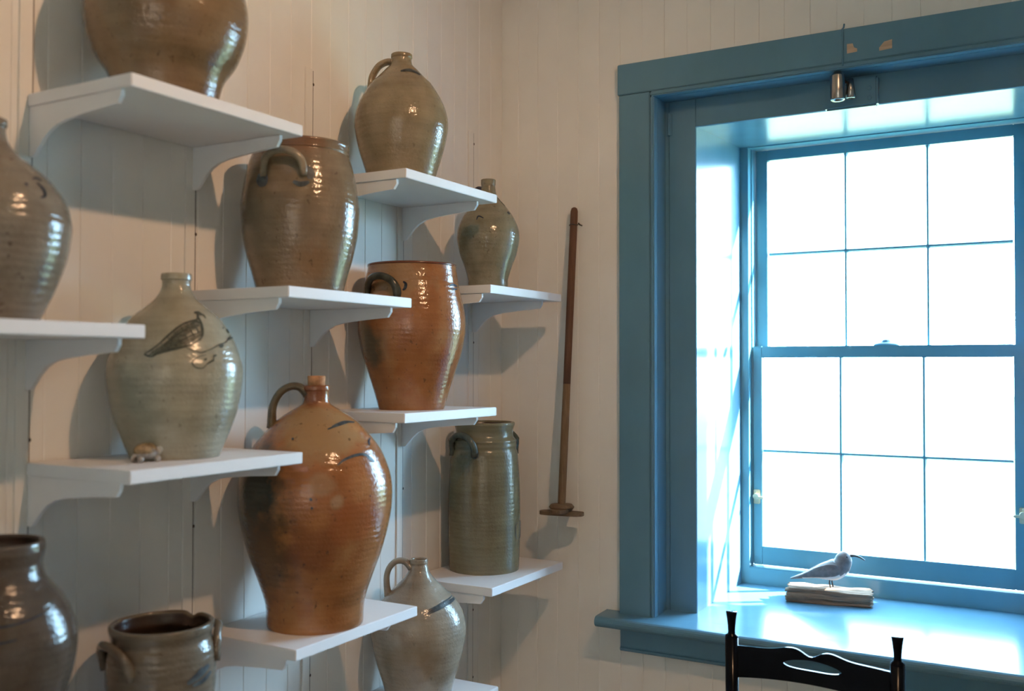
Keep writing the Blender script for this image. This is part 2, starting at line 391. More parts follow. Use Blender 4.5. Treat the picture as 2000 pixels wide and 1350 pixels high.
def shelf(y0, z, i0, label):
    s = empty('shelf', (0, y0, z), 0, label, 'shelf', 'white bracket shelves')
    b = obj('shelf_board', box(bmesh.new(), .0045, P_, 0, WD, -T_, 0, .0012, 2), SHELFM, s)
    for yy in (STD[i0], STD[i0+1]):
        c0 = yy-y0+.003
        c0 = max(c0, .006)
        obj('bracket', prism(bmesh.new(), [(x_, z_-T_) for x_, z_ in BR], c0-.0035, c0+.0035, 1), SHELFM, s)
    return s
ZS = dict(A=1.947, E=1.5631, D=1.3405, F=1.6463, B=1.9251, C=1.7003, G=1.3987, H=.98, I=.9569, J=.7108, L=.8111, K=.9439)
for n_, y0, i0, lab in (('A', 1.0153, 1, 'white bracket shelf under the big tan jar, highest of its column'), ('E', .661, 0, 'white bracket shelf under the ringed grey jug beside the bird jug'),
        ('D', 1.0198, 1, 'white bracket shelf under the jug with the bird drawing and small figurine'), ('F', 1.3639, 2, 'white bracket shelf under the grey-brown crock with a lug handle'),
        ('B', 1.7256, 3, 'white bracket shelf under the smooth tan jug, highest of its column'), ('C', 2.079, 4, 'white bracket shelf under the small jug nearest the room corner'),
        ('G', 1.7244, 3, 'white bracket shelf under the orange-brown open crock'), ('H', 1.389, 2, 'white bracket shelf under the big cork-stoppered orange jug'),
        ('I', 2.089, 4, 'white bracket shelf under the tall green-brown cylindrical churn'), ('J', 1.7358, 3, 'white bracket shelf under the pale jug, lowest of its column'),
        ('L', 1.02, 1, 'white bracket shelf under the open two-handled crock with a chipped rim'), ('K', .665, 0, 'white bracket shelf under the dark wide-necked pitcher')):
    shelf(y0, ZS[n_], i0, lab)

# ------------------------------------------------------------------ stoneware
def pottery(name, c1, c2, c3, scale=9, speck=.5, rough=.24, spots=(), ring=.5, bands=()):
    t = NT(name); v = t.coord('Object', (1, 1, .8))
    c = t.ramp(t.noise(v, scale, 5, .55, .4), [(.36, c1), (.5, c2), (.65, c3)])
    streak = t.noise(t.coord('Object', (1, 1, 9)), 7, 4, .6)
    c = t.mix(t.math('MULTIPLY', t.noise(t.coord(), 17, 5, .6), .55), c, tuple(a*.5 for a in c1))
    c = t.mix(.3, c, t.ramp(streak, [(.3, tuple(a*.62 for a in c2)), (.7, tuple(min(1, a*1.25) for a in c2))]))
    for ctr, rad, col, amt in spots:
        ds = t.new('ShaderNodeVectorMath', operation='DISTANCE'); tc = t.coord(); t.link(tc, ds.inputs[0]); ds.inputs[1].default_value = ctr
        nz = t.math('MULTIPLY', t.math('SUBTRACT', t.noise(tc, 20, 5, .6), .5), rad*1.5)
        f = t.math('ADD', ds.outputs['Value'], nz)
        f = t.ramp(f, [(0, (amt,)*3), (max(rad*.62, .001), (amt,)*3), (min(rad*1.15, .99), (0, 0, 0))])
        c = t.mix(f, c, col)
    sp = t.noise(v, 95, 2, .5)
    c = t.mix(t.ramp(sp, [(.66, (0, 0, 0)), (.74, (speck,)*3)]), c, (.05, .035, .025))
    w = t.new('ShaderNodeTexWave', wave_type='BANDS', bands_direction='Z'); w.inputs['Scale'].default_value = 28; w.inputs['Distortion'].default_value = 2.5
    w.inputs['Detail'].default_value = 2; t.link(t.coord(), w.inputs['Vector'])
    nb = t.bump(w.outputs['Fac'], ring*.5, .0008)
    nb = t.bump(t.noise(t.coord(), 190, 2, .5), .55, .0012, nb)
    rg = t.ramp(t.noise(v, 14, 3), [(.3, (rough*.5,)*3), (.7, (rough*.85,)*3)])
    return t.fin(c, rg, .5, nb)
SLIP = paint('brown_slip', (.055, .032, .02), .3, .2, .2, 30)
COBALT = paint('cobalt_glaze', (.045, .060, .085), .25, .25, .2, 60)
COBALT_LINE = paint('cobalt_line', (.165, .172, .14), .25, .2, .2, 60)
COBALT_WASH = paint('cobalt_fill', (.235, .23, .175), .25, .3, .2, 120)
COBALT_PALE = paint('cobalt_wash', (.15, .175, .19), .25, .25, .2, 60)

class Vessel:
    def __init__(s, name, label, cat, loc, prof, mat, th=.006, seg=80, inner=None, notch=None):
        s.loc = Vector(loc); s.mat = mat
        s.root = empty(name, loc, 0, label, cat, 'stoneware on the shelves')
        s.a0 = math.atan2(CAM.y-loc[1], CAM.x-loc[0])
        out = catmull(prof, 5); s.out = out
        rt_, zt = out[-1]
        zs0 = out[0][1]
        p = [(0, zs0)] + [(out[0][0]-.004, zs0)] + [(out[0][0]-.0006, zs0+.0012)] + out[1:]
        p += [(rt_-th*.25, zt+th*.22), (rt_-th*.75, zt+th*.22), (rt_-th, zt-th*.3)]
        inn = [(max(r-th, .004), z) for r, z in out[::-1] if zs0+.012 < z < zt-th*.8]
        p += inn[::2] + [(0, zs0+.012)]
        bm = lathe(bmesh.new(), p, seg); bm.faces.ensure_lookup_table()
        k_in = (len(p)-len(inn[::2])-2)*seg
        for i_, f_ in enumerate(bm.faces):
            if inner and i_ >= k_in: f_.material_index = 1
        if notch:
            az, wdt, dep = notch; a = s.a0+az
            for v in bm.verts:
                if v.co.z > zt-.02:
                    d = (math.atan2(v.co.y, v.co.x)-a+PI) % (2*PI)-PI
                    v.co.z -= dep*math.exp(-(d/wdt)**2)
        s.body = obj('body', bm, mat, s.root, (0, 0, 0), True)
        if inner: s.body.data.materials.append(inner)
    def R(s, z):
        o = s.out
        for (r0, z0), (r1, z1) in zip(o, o[1:]):
            if min(z0, z1) <= z <= max(z0, z1) and abs(z1-z0) > 1e-7: return r0+(r1-r0)*(z-z0)/(z1-z0)
        return o[-1][0] if z > o[-1][1] else o[0][0]
    def pt(s, az, r, z): return Vector((r*math.cos(s.a0+az), r*math.sin(s.a0+az), z))
    def strap(s, az, pts, wd=.014, th=.0068, mat=None):
        path = [s.pt(az, r, z) for r, z in catmull(pts, 6)]
        side = Vector((-math.sin(s.a0+az), math.cos(s.a0+az), 0)); n = len(path)
        f = [1+.35*abs(2*i/(n-1)-1)**4 for i in range(n)]
        # ra lies along the reference side-vector (strap width)
        o = obj('handle', sweep(bmesh.new(), path, [wd*k for k in f], [th*k for k in f], 16, side), mat or s.mat, s.root, (0, 0, 0), True)
        return o
    def ear(s, az, da, z0, h, out, r=.009, mat=None, label=None):
        path = []
        for k in range(25):
            t = PI*k/24; sn = math.sin(t)**.75; z = z0+h*sn
            path.append(s.pt(az-da*math.cos(t), s.R(z)-.003+out*math.sin(t)**.8, z))
        o = obj('lug_handle', sweep(bmesh.new(), path, [r*(1+.45*abs(k/12-1)**5) for k in range(25)], r*.95, 14, Vector((0, 0, 1))), mat or s.mat, s.root, (0, 0, 0), True)
        if label: o['label'] = label
        return o
    def marks(s, name, strokes, mat, label=None, lift=.0009):
        """ribbons of glaze lying on the wall of the pot; strokes = [(width, [(dx, z), ...])], dx metres across the face seen from the front"""
        if not name.startswith('painted') and len(strokes) > 1:
            for st in strokes: s.marks(name, [st], mat, label, lift)
            return
        bm = bmesh.new()
        for wdt, pts in strokes:
            pts = catmull(pts, 6) if len(pts) > 2 else [tuple(pts[0][j]+(pts[1][j]-pts[0][j])*k/6 for j in (0, 1)) for k in range(7)]
            n = len(pts); L = []; Rr = []
            for i, (dx, z) in enumerate(pts):
                a, b = pts[max(i-1, 0)], pts[min(i+1, n-1)]
                tx, tz = b[0]-a[0], b[1]-a[1]; q = math.hypot(tx, tz) or 1
                w = wdt*(.35+.65*math.sin(PI*(i+.5)/n))
                for lst, sg in ((L, 1), (Rr, -1)):
                    x_, z_ = dx-sg*tz/q*w/2, z+sg*tx/q*w/2
                    r = s.R(z_); az = math.asin(max(-.995, min(.995, x_/r)))
                    lst.append(bm.verts.new(s.pt(az, r+lift, z_)))
            for i in range(n-1): bm.faces.new((L[i], L[i+1], Rr[i+1], Rr[i]))
        bmesh.ops.solidify(bm, geom=bm.faces[:], thickness=.0006)
        o = obj(name, bm, mat, s.root, (0, 0, 0), False)
        if label: o['label'] = label
        return o

# A: big jar on the topmost shelf
v = Vessel('stoneware_jar', 'large tan stoneware jar with narrow foot on the highest shelf', 'jar', (.145, 1.1783, 1.947),
    [(.084, 0), (.0895, .028), (.0975, .050), (.1165, .079), (.1305, .1166), (.1352, .151), (.1325, .183), (.120, .222), (.096, .262), (.064, .292), (.038, .308), (.029, .320), (.027, .345), (.030, .352), (.030, .364)],
    pottery('jar_tan_glaze', (0.15, 0.095, 0.05), (0.25, 0.165, 0.09), (0.3, 0.235, 0.15), 6, .5, .2))
v.strap(math.radians(175), [(.028, .34), (.045, .352), (.065, .345), (.078, .32), (.082, .29), (.086, .268)])
# E: ringed grey jug
gmE = pottery('jug_ringed_glaze', (0.15, 0.115, 0.08), (0.26, 0.215, 0.165), (0.33, 0.3, 0.25), 8, .7, .2, ring=.9)
v = Vessel('stoneware_jug', 'grey stoneware jug with throwing rings and dark specks beside the bird jug', 'jug', (.14, .8658, 1.5631),
    [(.065, 0), (.0683, .0055), (.0875, .0476), (.1023, .0905), (.1087, .1282), (.1088, .146), (.1024, .1734), (.0899, .1934), (.0752, .2112), (.0546, .229), (.0398, .2394), (.0255, .256), (.0205, .268), (.0192, .2803), (.0215, .284), (.0215, .2925)], gmE)
v.strap(math.radians(190), [(.02, .275), (.04, .285), (.06, .278), (.072, .255), (.073, .225), (.074, .205)])
v.marks('cobalt_mark', [(.004, [(.058, .195), (.066, .186), (.068, .176), (.062, .172)]), (.003, [(.052, .20), (.058, .203), (.064, .199)]), (.005, [(.043, .188), (.045, .191)])], COBALT)
# D: bird jug
mD = pottery('jug_bird_glaze', (0.27, 0.25, 0.185), (0.42, 0.385, 0.29), (0.54, 0.5, 0.4), 7, .3, .22, spots=[((-.01, -.10, .09), .075, (.20, .20, .15), .55)])
v = Vessel('stoneware_jug', 'pale grey stoneware jug with a cobalt bird drawn on its shoulder', 'jug', (.122, 1.2235, 1.3405),
    [(.075, 0), (.0772, .0045), (.0906, .0377), (.1046, .0763), (.1114, .1114), (.115, .1402), (.1138, .161), (.1101, .1728), (.1007, .2002), (.0774, .2394), (.0531, .2612), (.0387, .2735), (.0297, .2855), (.0246, .2973), (.0243, .3085), (.0262, .3115), (.0257, .3208)], mD)
v.strap(math.radians(182), [(.024, .30), (.045, .306), (.064, .297), (.074, .27), (.076, .25), (.078, .236)])
def q(px, py): return ((px-342)*.000895, .1402+(736-py)*.0009)
def Q(w, *pts): return (w*.0009, [q(*p) for p in pts])
v.marks('painted_fill', [Q(11, (300, 691), (322, 679), (345, 663), (366, 647), (384, 636)), Q(10, (312, 689), (338, 680), (362, 670), (386, 656)), Q(9, (332, 664), (352, 648), (374, 634))], COBALT_WASH, None, .0006)
bird = [Q(4, (288, 693), (310, 677), (332, 655), (352, 638), (372, 629), (384, 626)), Q(3.5, (296, 695), (318, 678), (340, 660), (362, 645), (384, 638)),
    Q(4, (300, 696), (322, 684), (345, 671), (366, 660), (386, 650)), Q(4, (298, 697), (325, 688), (350, 681), (372, 674), (388, 660)),
    Q(5.5, (383, 622), (388, 638), (389, 655), (384, 668)), Q(5, (352, 682), (330, 684), (312, 690), (300, 697), (287, 694)),
    Q(2.5, (338, 650), (352, 674)), Q(2.5, (350, 641), (364, 668)), Q(2.5, (361, 635), (376, 662)), Q(3, (371, 630), (384, 654)), Q(2.5, (327, 661), (342, 680)), Q(2.5, (316, 673), (328, 686)),
    Q(5, (368, 635), (378, 631), (386, 634)), Q(3, (340, 664), (362, 654)), Q(3, (326, 676), (350, 668)),
    Q(6, (374, 613), (382, 613), (388, 618)), Q(3, (386, 614), (392, 618), (396, 624)), Q(5, (380, 626), (381, 618), (379, 613)),
    Q(2.2, (360, 681), (372, 686), (386, 690), (396, 688)), Q(2.2, (386, 690), (405, 683), (420, 674), (434, 668), (446, 652)),
    Q(2.5, (396, 694), (382, 698), (371, 708), (377, 717), (389, 719), (397, 712)), Q(4, (392, 704), (397, 701)), Q(3, (396, 712), (404, 707), (411, 704)),
    Q(4, (408, 697), (415, 694)), Q(8, (420, 678), (428, 674)), Q(6, (436, 664), (446, 658)), Q(7, (440, 650), (437, 642)), Q(4, (427, 641), (431, 640)), Q(4, (446, 660), (451, 655)),
    Q(2.5, (403, 706), (408, 704), (410, 698))]
v.marks('painted_bird', bird, COBALT_LINE, 'cobalt drawing of a perched bird on a branch')
# F: crock with lug handle
mF = pottery('crock_brown_glaze', (0.14, 0.1, 0.06), (0.25, 0.18, 0.11), (0.36, 0.265, 0.175), 7, .5, .2,
    spots=[((.05, -.06, .30), .05, (.20, .085, .04), .75), ((-.02, -.11, .13), .07, (.13, .11, .075), .6), ((.10, -.06, .05), .05, (.27, .15, .07), .6)])
v = Vessel('stoneware_crock', 'grey-brown open stoneware crock with an arched lug handle facing the room', 'crock', (.14, 1.524, 1.6463),
    [(.086, 0), (.0886, .0127), (.0959, .0406), (.1041, .0686), (.1135, .1121), (.1171, .1516), (.1177, .1703), (.1166, .1838), (.1105, .2243), (.1028, .2565), (.0976, .2721), (.0958, .278), (.0975, .281), (.0966, .2836), (.0971, .2971)], mF, .011, inner=SLIP)
lugF = paint('lug_glaze', (.27, .21, .135), .22, .2, .15, 30)
v.ear(math.radians(-18), math.radians(21), .219, .047, .023, .0078, lugF); v.ear(math.radians(162), math.radians(21), .219, .047, .023, .0078, lugF)
v.marks('cobalt_mark', [(.022, [(-.070, .226), (-.072, .212), (-.070, .198)]), (.018, [(.004, .236), (.016, .226), (.018, .212)]), (.010, [(-.014, .206), (.0, .201), (.016, .206)])], COBALT_PALE)
# B: smooth tan jug
mB = pottery('jug_tan_glaze', (0.19, 0.145, 0.085), (0.3, 0.24, 0.15), (0.38, 0.315, 0.21), 8, .25, .2, ring=.3)
v = Vessel('stoneware_jug', 'smooth tan stoneware jug with strap handle on the top shelf above the orange crock', 'jug', (.14, 1.8671, 1.9251),
    [(.076, 0), (.0831, .0263), (.0867, .0382), (.0974, .0729), (.1051, .1064), (.1087, .1375), (.1034, .1687), (.091, .1975), (.0714, .2286), (.0571, .243), (.0393, .2622), (.0272, .2743), (.0234, .2827), (.0232, .2905), (.0248, .2935), (.0244, .3000)], mB)
v.strap(math.radians(-105), [(.020, .283), (.034, .285), (.052, .278), (.064, .264), (.072, .246), (.073, .222)], .013, .007)
v.marks('cobalt_mark', [(.010, [(-.002, .246), (.014, .251), (.030, .250), (.042, .243)])], COBALT_PALE)
# C: small jug
mC = pottery('jug_small_glaze', (0.17, 0.145, 0.085), (0.275, 0.235, 0.15), (0.38, 0.335, 0.235), 10, .45, .2, ring=.35)
v = Vessel('stoneware_jug', 'smallest tan stoneware jug with dark blue handle by the room corner', 'jug', (.14, 2.2597, 1.7003),
    [(.0515, 0), (.0531, .0185), (.0537, .0321), (.064, .0663), (.0749, .095), (.0824, .1293), (.0833, .1457), (.0797, .169), (.0667, .1977), (.049, .2224), (.0283, .2457), (.0212, .2608), (.0186, .2786), (.0195, .286), (.0195, .2965)], mC, .005)
v.strap(math.radians(-120), [(.016, .272), (.03, .276), (.044, .266), (.051, .248), (.052, .222)], .010, .006, paint('cobalt_handle', (.035, .035, .06), .25, .2))
v.marks('cobalt_mark', [(.007, [(.026, .248), (.036, .238), (.046, .226)]), (.006, [(.050, .207), (.056, .200)]), (.004, [(-.03, .18), (-.025, .19), (-.012, .184)])], COBALT)
# G: orange crock
mG = pottery('crock_orange_glaze', (0.25, 0.095, 0.033), (0.39, 0.155, 0.057), (0.5, 0.27, 0.125), 7, .5, .17,
    spots=[((.03, -.09, .30), .075, (.33, .20, .10), .8), ((-.05, -.10, .16), .06, (.11, .09, .055), .85), ((.10, .0, .10), .06, (.24, .07, .026), .6)])
v = Vessel('stoneware_crock', 'glossy orange-brown open crock with dark rim and lug handle', 'crock', (.138, 1.9146, 1.3987),
    [(.0755, 0), (.0775, .003), (.0891, .0448), (.1023, .087), (.1168, .1317), (.1253, .174), (.1265, .197), (.1259, .2163), (.1218, .2417), (.1134, .2768), (.1098, .292), (.1088, .296), (.1086, .302), (.105, .3229), (.1038, .3374)], mG, .010, inner=SLIP)
mlG = paint('dark_lug_glaze', (.055, .055, .04), .2, .25, .15, 40)
v.ear(math.radians(-38), math.radians(22), .254, .051, .020, .0085, mlG); v.ear(math.radians(142), math.radians(22), .254, .051, .020, .0085, mlG)
obj('dark_rim', lathe(bmesh.new(), [(.1036, .3345), (.1048, .3345), (.1046, .3395), (.1005, .3405), (.1005, .3395), (.1036, .3385)], 80), paint('brown_rim_glaze', (.16, .05, .025), .2), v.root, (0, 0, 0), True)
v.marks('cobalt_mark', [(.007, [(-.020, .292), (-.014, .286), (-.016, .276), (-.021, .272)]), (.005, [(.086, .287), (.095, .290), (.104, .287)]), (.004, [(.088, .282), (.097, .279), (.104, .282)])], COBALT)
# H: cork jug
mH = pottery('jug_orange_glaze', (0.22, 0.085, 0.03), (0.42, 0.165, 0.058), (0.54, 0.28, 0.12), 6, .6, .15,
    spots=[((.06, -.06, .40), .085, (.36, .225, .105), .85), ((-.05, -.14, .275), .105, (.05, .055, .04), .95), ((-.03, -.145, .16), .10, (.10, .055, .027), .85), ((.10, -.12, .17), .06, (.22, .07, .028), .7),
           ((.125, -.085, .262), .014, (.48, .34, .2), .55), ((.108, -.11, .30), .026, (.42, .27, .15), .45), ((.01, -.02, .465), .03, (.20, .06, .028), .85), ((.14, -.05, .22), .05, (.33, .10, .035), .7)])
v = Vessel('stoneware_jug', 'biggest orange-brown jug with strap handle and a cork in its neck', 'jug', (.157, 1.5556, .98),
    [(.0925, 0), (.096, .004), (.0992, .0464), (.1148, .0959), (.136, .1558), (.1496, .2137), (.1538, .2551), (.1518, .2904), (.1425, .3225), (.1265, .3557), (.1027, .3853), (.0778, .4107), (.0519, .4284), (.0342, .4388), (.027, .445), (.0247, .4575), (.0249, .4679), (.0268, .4722), (.0262, .4794)], mH)
hmH = pottery('handle_brown_glaze', (0.084, 0.063, 0.038), (0.14, 0.105, 0.063), (0.196, 0.14, 0.077), 20, .4, .18)
v.strap(math.radians(-95), [(.018, .462), (.033, .4765), (.052, .478), (.070, .468), (.0825, .449), (.088, .428), (.0885, .395)], .013, .008, hmH)
cork = obj('cork', lathe(bmesh.new(), [(0, .455), (.0165, .455), (.0182, .4985), (.0172, .5), (0, .5)], 28), CORKM, v.root, (0, 0, 0), True); cork['label'] = 'reddish cork stopper'
def qh(px, py): return ((px-617)*.001025, .2551+(970-py)*.001034)
v.marks('cobalt_mark', [(.005, [qh(656, 897), qh(668, 888), qh(690, 881), (qh(709, 882)), qh(726, 895)]), (.006, [qh(712, 884), qh(726, 896)]), (.004, [qh(638, 833), qh(655, 827), qh(678, 822)]), (.004, [qh(646, 828), qh(668, 821), qh(690, 823)]),
    (.004, [qh(718, 866), qh(717, 858), qh(722, 854)]), (.006, [qh(606, 957), qh(610, 955)]), (.005, [qh(608, 972), qh(612, 972)]), (.005, [qh(572, 849), qh(576, 850)])], COBALT_PALE)
# I: tall churn
mI = pottery('churn_green_glaze', (0.151, 0.127, 0.071), (0.202, 0.171, 0.101), (0.242, 0.206, 0.127), 8, .2, .27, ring=.45,
    spots=[((.0, -.10, .31), .05, (.10, .10, .07), .6)])
v = Vessel('stoneware_churn', 'tall cylindrical green-brown stoneware churn with a lug handle', 'churn', (.113, 2.2869, .9569),
    [(.0915, 0), (.0932, .0018), (.0953, .0484), (.0968, .132), (.0955, .2213), (.0907, .2969), (.0880, .3150), (.0856, .322), (.0868, .330), (.0856, .338), (.0862, .345), (.0790, .354), (.0765, .365), (.0785, .377), (.0815, .386), (.0818, .3912)], mI, .009, inner=SLIP)
mlI = paint('grey_lug_glaze', (.075, .08, .06), .22, .2, .15, 40)
v.ear(math.radians(-44), math.radians(28), .306, .056, .018, .0088, mlI); v.ear(math.radians(136), math.radians(28), .306, .056, .018, .0088, mlI)
v.marks('cobalt_mark', [(.022, [(.090, .13), (.0925, .11), (.090, .085)]), (.015, [(-.028, .303), (-.022, .312), (-.020, .325)])], COBALT_PALE)
# J: pale jug at the bottom
mJ = pottery('jug_pale_glaze', (0.27, 0.21, 0.15), (0.37, 0.315, 0.245), (0.46, 0.415, 0.345), 6, .25, .19, ring=.35, spots=[((.04, -.09, .10), .07, (.25, .17, .10), .6)])
v = Vessel('stoneware_jug', 'pale grey jug with strap handle and a cobalt number scrawl on the lowest visible shelf', 'jug', (.13, 1.9574, .7108),
    [(.076, 0), (.0815, .0255), (.087, .0449), (.1011, .091), (.1109, .1371), (.1133, .1602), (.1073, .1967), (.0902, .2295), (.064, .2551), (.0378, .2807), (.0254, .2985), (.0222, .3087), (.0203, .316), (.0218, .320), (.0214, .3275)], mJ, .005)
v.root['label'] = 'pale grey stoneware jug with strap handle and cobalt scrawl below the orange jugs'
v.strap(math.radians(-95), [(.018, .308), (.034, .3225), (.054, .3225), (.069, .309), (.076, .290), (.0765, .268), (.073, .242)], .012, .0072)
def qj(px, py): return ((px-817.5)*.00121, .1602+(1230-py)*.00121)
v.marks('cobalt_mark', [(.010, [qj(834, 1180), qj(850, 1174), qj(868, 1169), qj(888, 1167)]), (.003, [qj(836, 1174), qj(852, 1169), qj(870, 1164), qj(886, 1162)])], COBALT_PALE)
# L: open crock with two handles
mL = pottery('crock_grey_glaze', (0.14, 0.108, 0.077), (0.189, 0.15, 0.108), (0.217, 0.185, 0.143), 8, .4, .19, ring=.9)
v = Vessel('stoneware_crock', 'open grey crock with two loop handles and a chipped rim', 'crock', (.14, 1.1825, .8111),
    [(.066, 0), (.070, .01), (.079, .06), (.0865, .11), (.0887, .1389), (.0896, .158), (.0897, .1866), (.0879, .2109), (.0836, .223), (.0824, .230), (.0850, .2395), (.0862, .246), (.0858, .25)], mL, .009, inner=SLIP, notch=(math.radians(140), .12, .008))
v.ear(math.radians(-62), math.radians(31), .180, .050, .018, .0075); v.ear(math.radians(104), math.radians(28), .186, .050, .014, .0075)
def ql(px, py): return ((px-316)*.00087, .25-(py-1217)*.00088)
v.marks('cobalt_mark', [(.012, [ql(362, 1312), ql(378, 1304), ql(392, 1296), ql(402, 1290)]), (.008, [ql(372, 1318), ql(392, 1314), ql(406, 1304)]), (.006, [ql(380, 1298), ql(390, 1290)])], COBALT_PALE)
# K: dark pitcher
mK = pottery('pitcher_dark_glaze', (0.07, 0.048, 0.032), (0.108, 0.077, 0.056), (0.14, 0.115, 0.098), 8, .4, .2, ring=.5)
v = Vessel('stoneware_pitcher', 'dark brown-grey wide-necked stoneware pitcher with cobalt band', 'pitcher', (.135, .8806, .9439),
    [(.078, 0), (.082, .02), (.094, .058), (.1046, .0921), (.1113, .1244), (.1143, .1546), (.1114, .1759), (.1048, .1965), (.0934, .2179), (.0783, .237), (.0687, .2525), (.0658, .2673), (.0672, .279), (.0690, .289), (.068, .2997)], mK, .006, inner=SLIP)
v.strap(math.radians(200), [(.066, .27), (.085, .272), (.105, .262), (.118, .24), (.120, .20), (.112, .165)][:2] + [(.095, .262), (.104, .24), (.108, .205)], .012, .006)
v.marks('cobalt_mark', [(.003, [(-.05, .2035), (-.01, .2005), (.03, .2015), (.062, .2075)]), (.003, [(-.04, .183), (.0, .180), (.03, .182)])], COBALT)

# ------------------------------------------------------------------ little animal figurine on the bird jug's shelf
fg = empty('animal_figurine', (.160, 1.131, 1.3405), math.radians(82), 'small glazed animal figurine with brown back and pale head at the shelf edge', 'figurine')
FB = paint('figurine_brown', (.30, .21, .11), .22, .35, .3, 90); FP = paint('figurine_pale', (.62, .62, .58), .2, .2, .2, 60); FD = paint('figurine_grey', (.36, .34, .31), .3, .3, .3, 90)
bm = ellipsoid(bmesh.new(), (0, 0, .014), (.023, .013, .009), 20, 12); obj('body', bm, FD, fg, (0, 0, 0), True)
bm = ellipsoid(bmesh.new(), (-.003, 0, .019), (.021, .0135, .013), 24, 14)
for v_ in bm.verts: v_.co.z += .0012*noise.noise(v_.co*160)
obj('shell', bm, FB, fg, (0, 0, 0), True)
bm = ellipsoid(bmesh.new(), (.026, 0, .023), (.0075, .0075, .0095), 16, 12, Matrix.Rotation(.5, 4, 'Y')); ellipsoid(bm, (.021, 0, .017), (.006, .006, .008), 12, 8); obj('head', bm, FP, fg, (0, 0, 0), True)
for sx, sy in ((-.017, -.009), (-.017, .009), (.014, -.009), (.014, .009)):
    obj('foot', ellipsoid(bmesh.new(), (sx, sy, .0055), (.006, .0045, .0055), 12, 8), FD, fg, (0, 0, 0), True)
obj('tail', sweep(bmesh.new(), [(-.018, 0, .014), (-.025, 0, .010), (-.029, 0, .004)], [.004, .003, .0015], [.004, .003, .0015], 10), FD, fg, (0, 0, 0), True)

# ------------------------------------------------------------------ churn dasher on the window wall
ds = empty('churn_dasher', (.238, 2.50, 1.095), 0, 'long wooden churn dasher hanging from a nail on the board wall', 'dasher')
o0 = Vector((.238, 2.50, 1.095)); top = Vector((.2525, 2.552, 1.954)); bot = Vector((.238, 2.50, 1.112))
def dpos(z): return bot+(top-bot)*((z-bot.z)/(top.z-bot.z))-o0
zsp = 1.45
pp = [dpos(z) for z in (zsp, 1.55, 1.7, 1.85, 1.915, 1.925, 1.945, 1.953, 1.956)]
obj('handle', sweep(bmesh.new(), pp, [.0106, .0107, .0108, .0108, .0108, .0108, .0105, .008, .003], [.0106, .0107, .0108, .0108, .0108, .0108, .0105, .008, .003], 18), DASH_DARK, ds, (0, 0, 0), True)
pp = [dpos(z) for z in (1.095, 1.12, 1.2, 1.35, zsp)]
obj('shaft', sweep(bmesh.new(), pp, [.0112, .0112, .0112, .0112, .0106], [.0112, .0112, .0112, .0112, .0106], 18), DASH_PALE, ds, (0, 0, 0), True)
for i, (ang, L, z0, wd) in enumerate(((math.radians(8), .064, -.013, .024), (math.radians(102), .060, -.003, .024), )):
    bm = bmesh.new(); out = []
    for k in range(24):
        a = 2*PI*k/24; out.append((L*math.copysign(abs(math.cos(a))**.5, math.cos(a)), wd*math.copysign(abs(math.sin(a))**.7, math.sin(a))))
    prism(bm, out, z0, z0+.0098, 2)
    bmesh.ops.rotate(bm, verts=bm.verts, matrix=Matrix.Rotation(ang, 3, 'Z'))
    obj('cross_board', bm, DASH_BASE, ds)
bm = lathe(bmesh.new(), [(0, .006), (.034, .006), (.036, .010), (.030, .017), (.011, .019), (0, .019)], 28); obj('collar', bm, DASH_BASE, ds, (0, 0, 0), True)
nl = empty('hanging_nail', (.2665, YC, 1.905), 0, 'bent nail with a wire loop holding the churn dasher', 'nail')
obj('nail', sweep(bmesh.new(), [(0, .004, 0), (0, -.014, .001), (0, -.022, .004)], .0022, .0022, 10), IRON, nl, (0, 0, 0), True)
cx, cy = dpos(1.903).x+o0.x-.2665, dpos(1.903).y+o0.y-YC
obj('wire_loop', sweep(bmesh.new(), [(cx+.0125*math.cos(a), cy+.0125*math.sin(a), .001*math.sin(3*a)) for a in [2*PI*k/28 for k in range(29)]], .0012, .0012, 8), IRON, nl, (0, 0, 0), True)

# ------------------------------------------------------------------ driftwood and shorebird on the sill
def sill_z(y): return .8165+(y-2.5712)*(.838-.8165)/(3.0-2.5712)
dw_rz = math.radians(8.2); dw_c = Vector((.885, 2.902, sill_z(2.902)))
bm = bmesh.new(); bmesh.ops.create_cube(bm, size=1); bmesh.ops.subdivide_edges(bm, edges=bm.edges[:], cuts=14, use_grid_fill=True)
for v_ in bm.verts:
    x_, y_, z_ = v_.co
    n1 = noise.noise(Vector((x_*2.2, y_*7, z_*7)))*.12+noise.noise(Vector((x_*5, y_*22, z_*22)))*.10
    top_ = max(0, z_)*2
    y2 = y_*(1-.12*top_)+n1*(.5 if abs(y_) > .4 else .1); z2 = z_+(n1*.9 if z_ > -.35 else 0)-.10*top_*max(0, x_)
    x2 = x_+(noise.noise(Vector((y_*6, z_*9, x_*3)))*.045 if abs(x_) > .45 else 0)
    v_.co = (x2*.226, y2*.072, max(-.5, z2)*.038+.019)
dw = obj('driftwood', bm, DRIFT, None, dw_c, True); dw.rotation_euler = (math.atan(.05), 0, dw_rz)
tag(dw, 'weathered split driftwood block lying on the blue window sill', 'driftwood')
BX = Matrix.Rotation(dw_rz, 4, 'Z'); bo = dw_c+Vector((0.002, .004, max(v_.co.z for v_ in dw.data.vertices if abs(v_.co.x-.004) < .02 and abs(v_.co.y) < .02)+.0002))
bd = empty('carved_shorebird', bo, dw_rz, 'grey carved shorebird standing on driftwood on the window sill', 'bird figure')
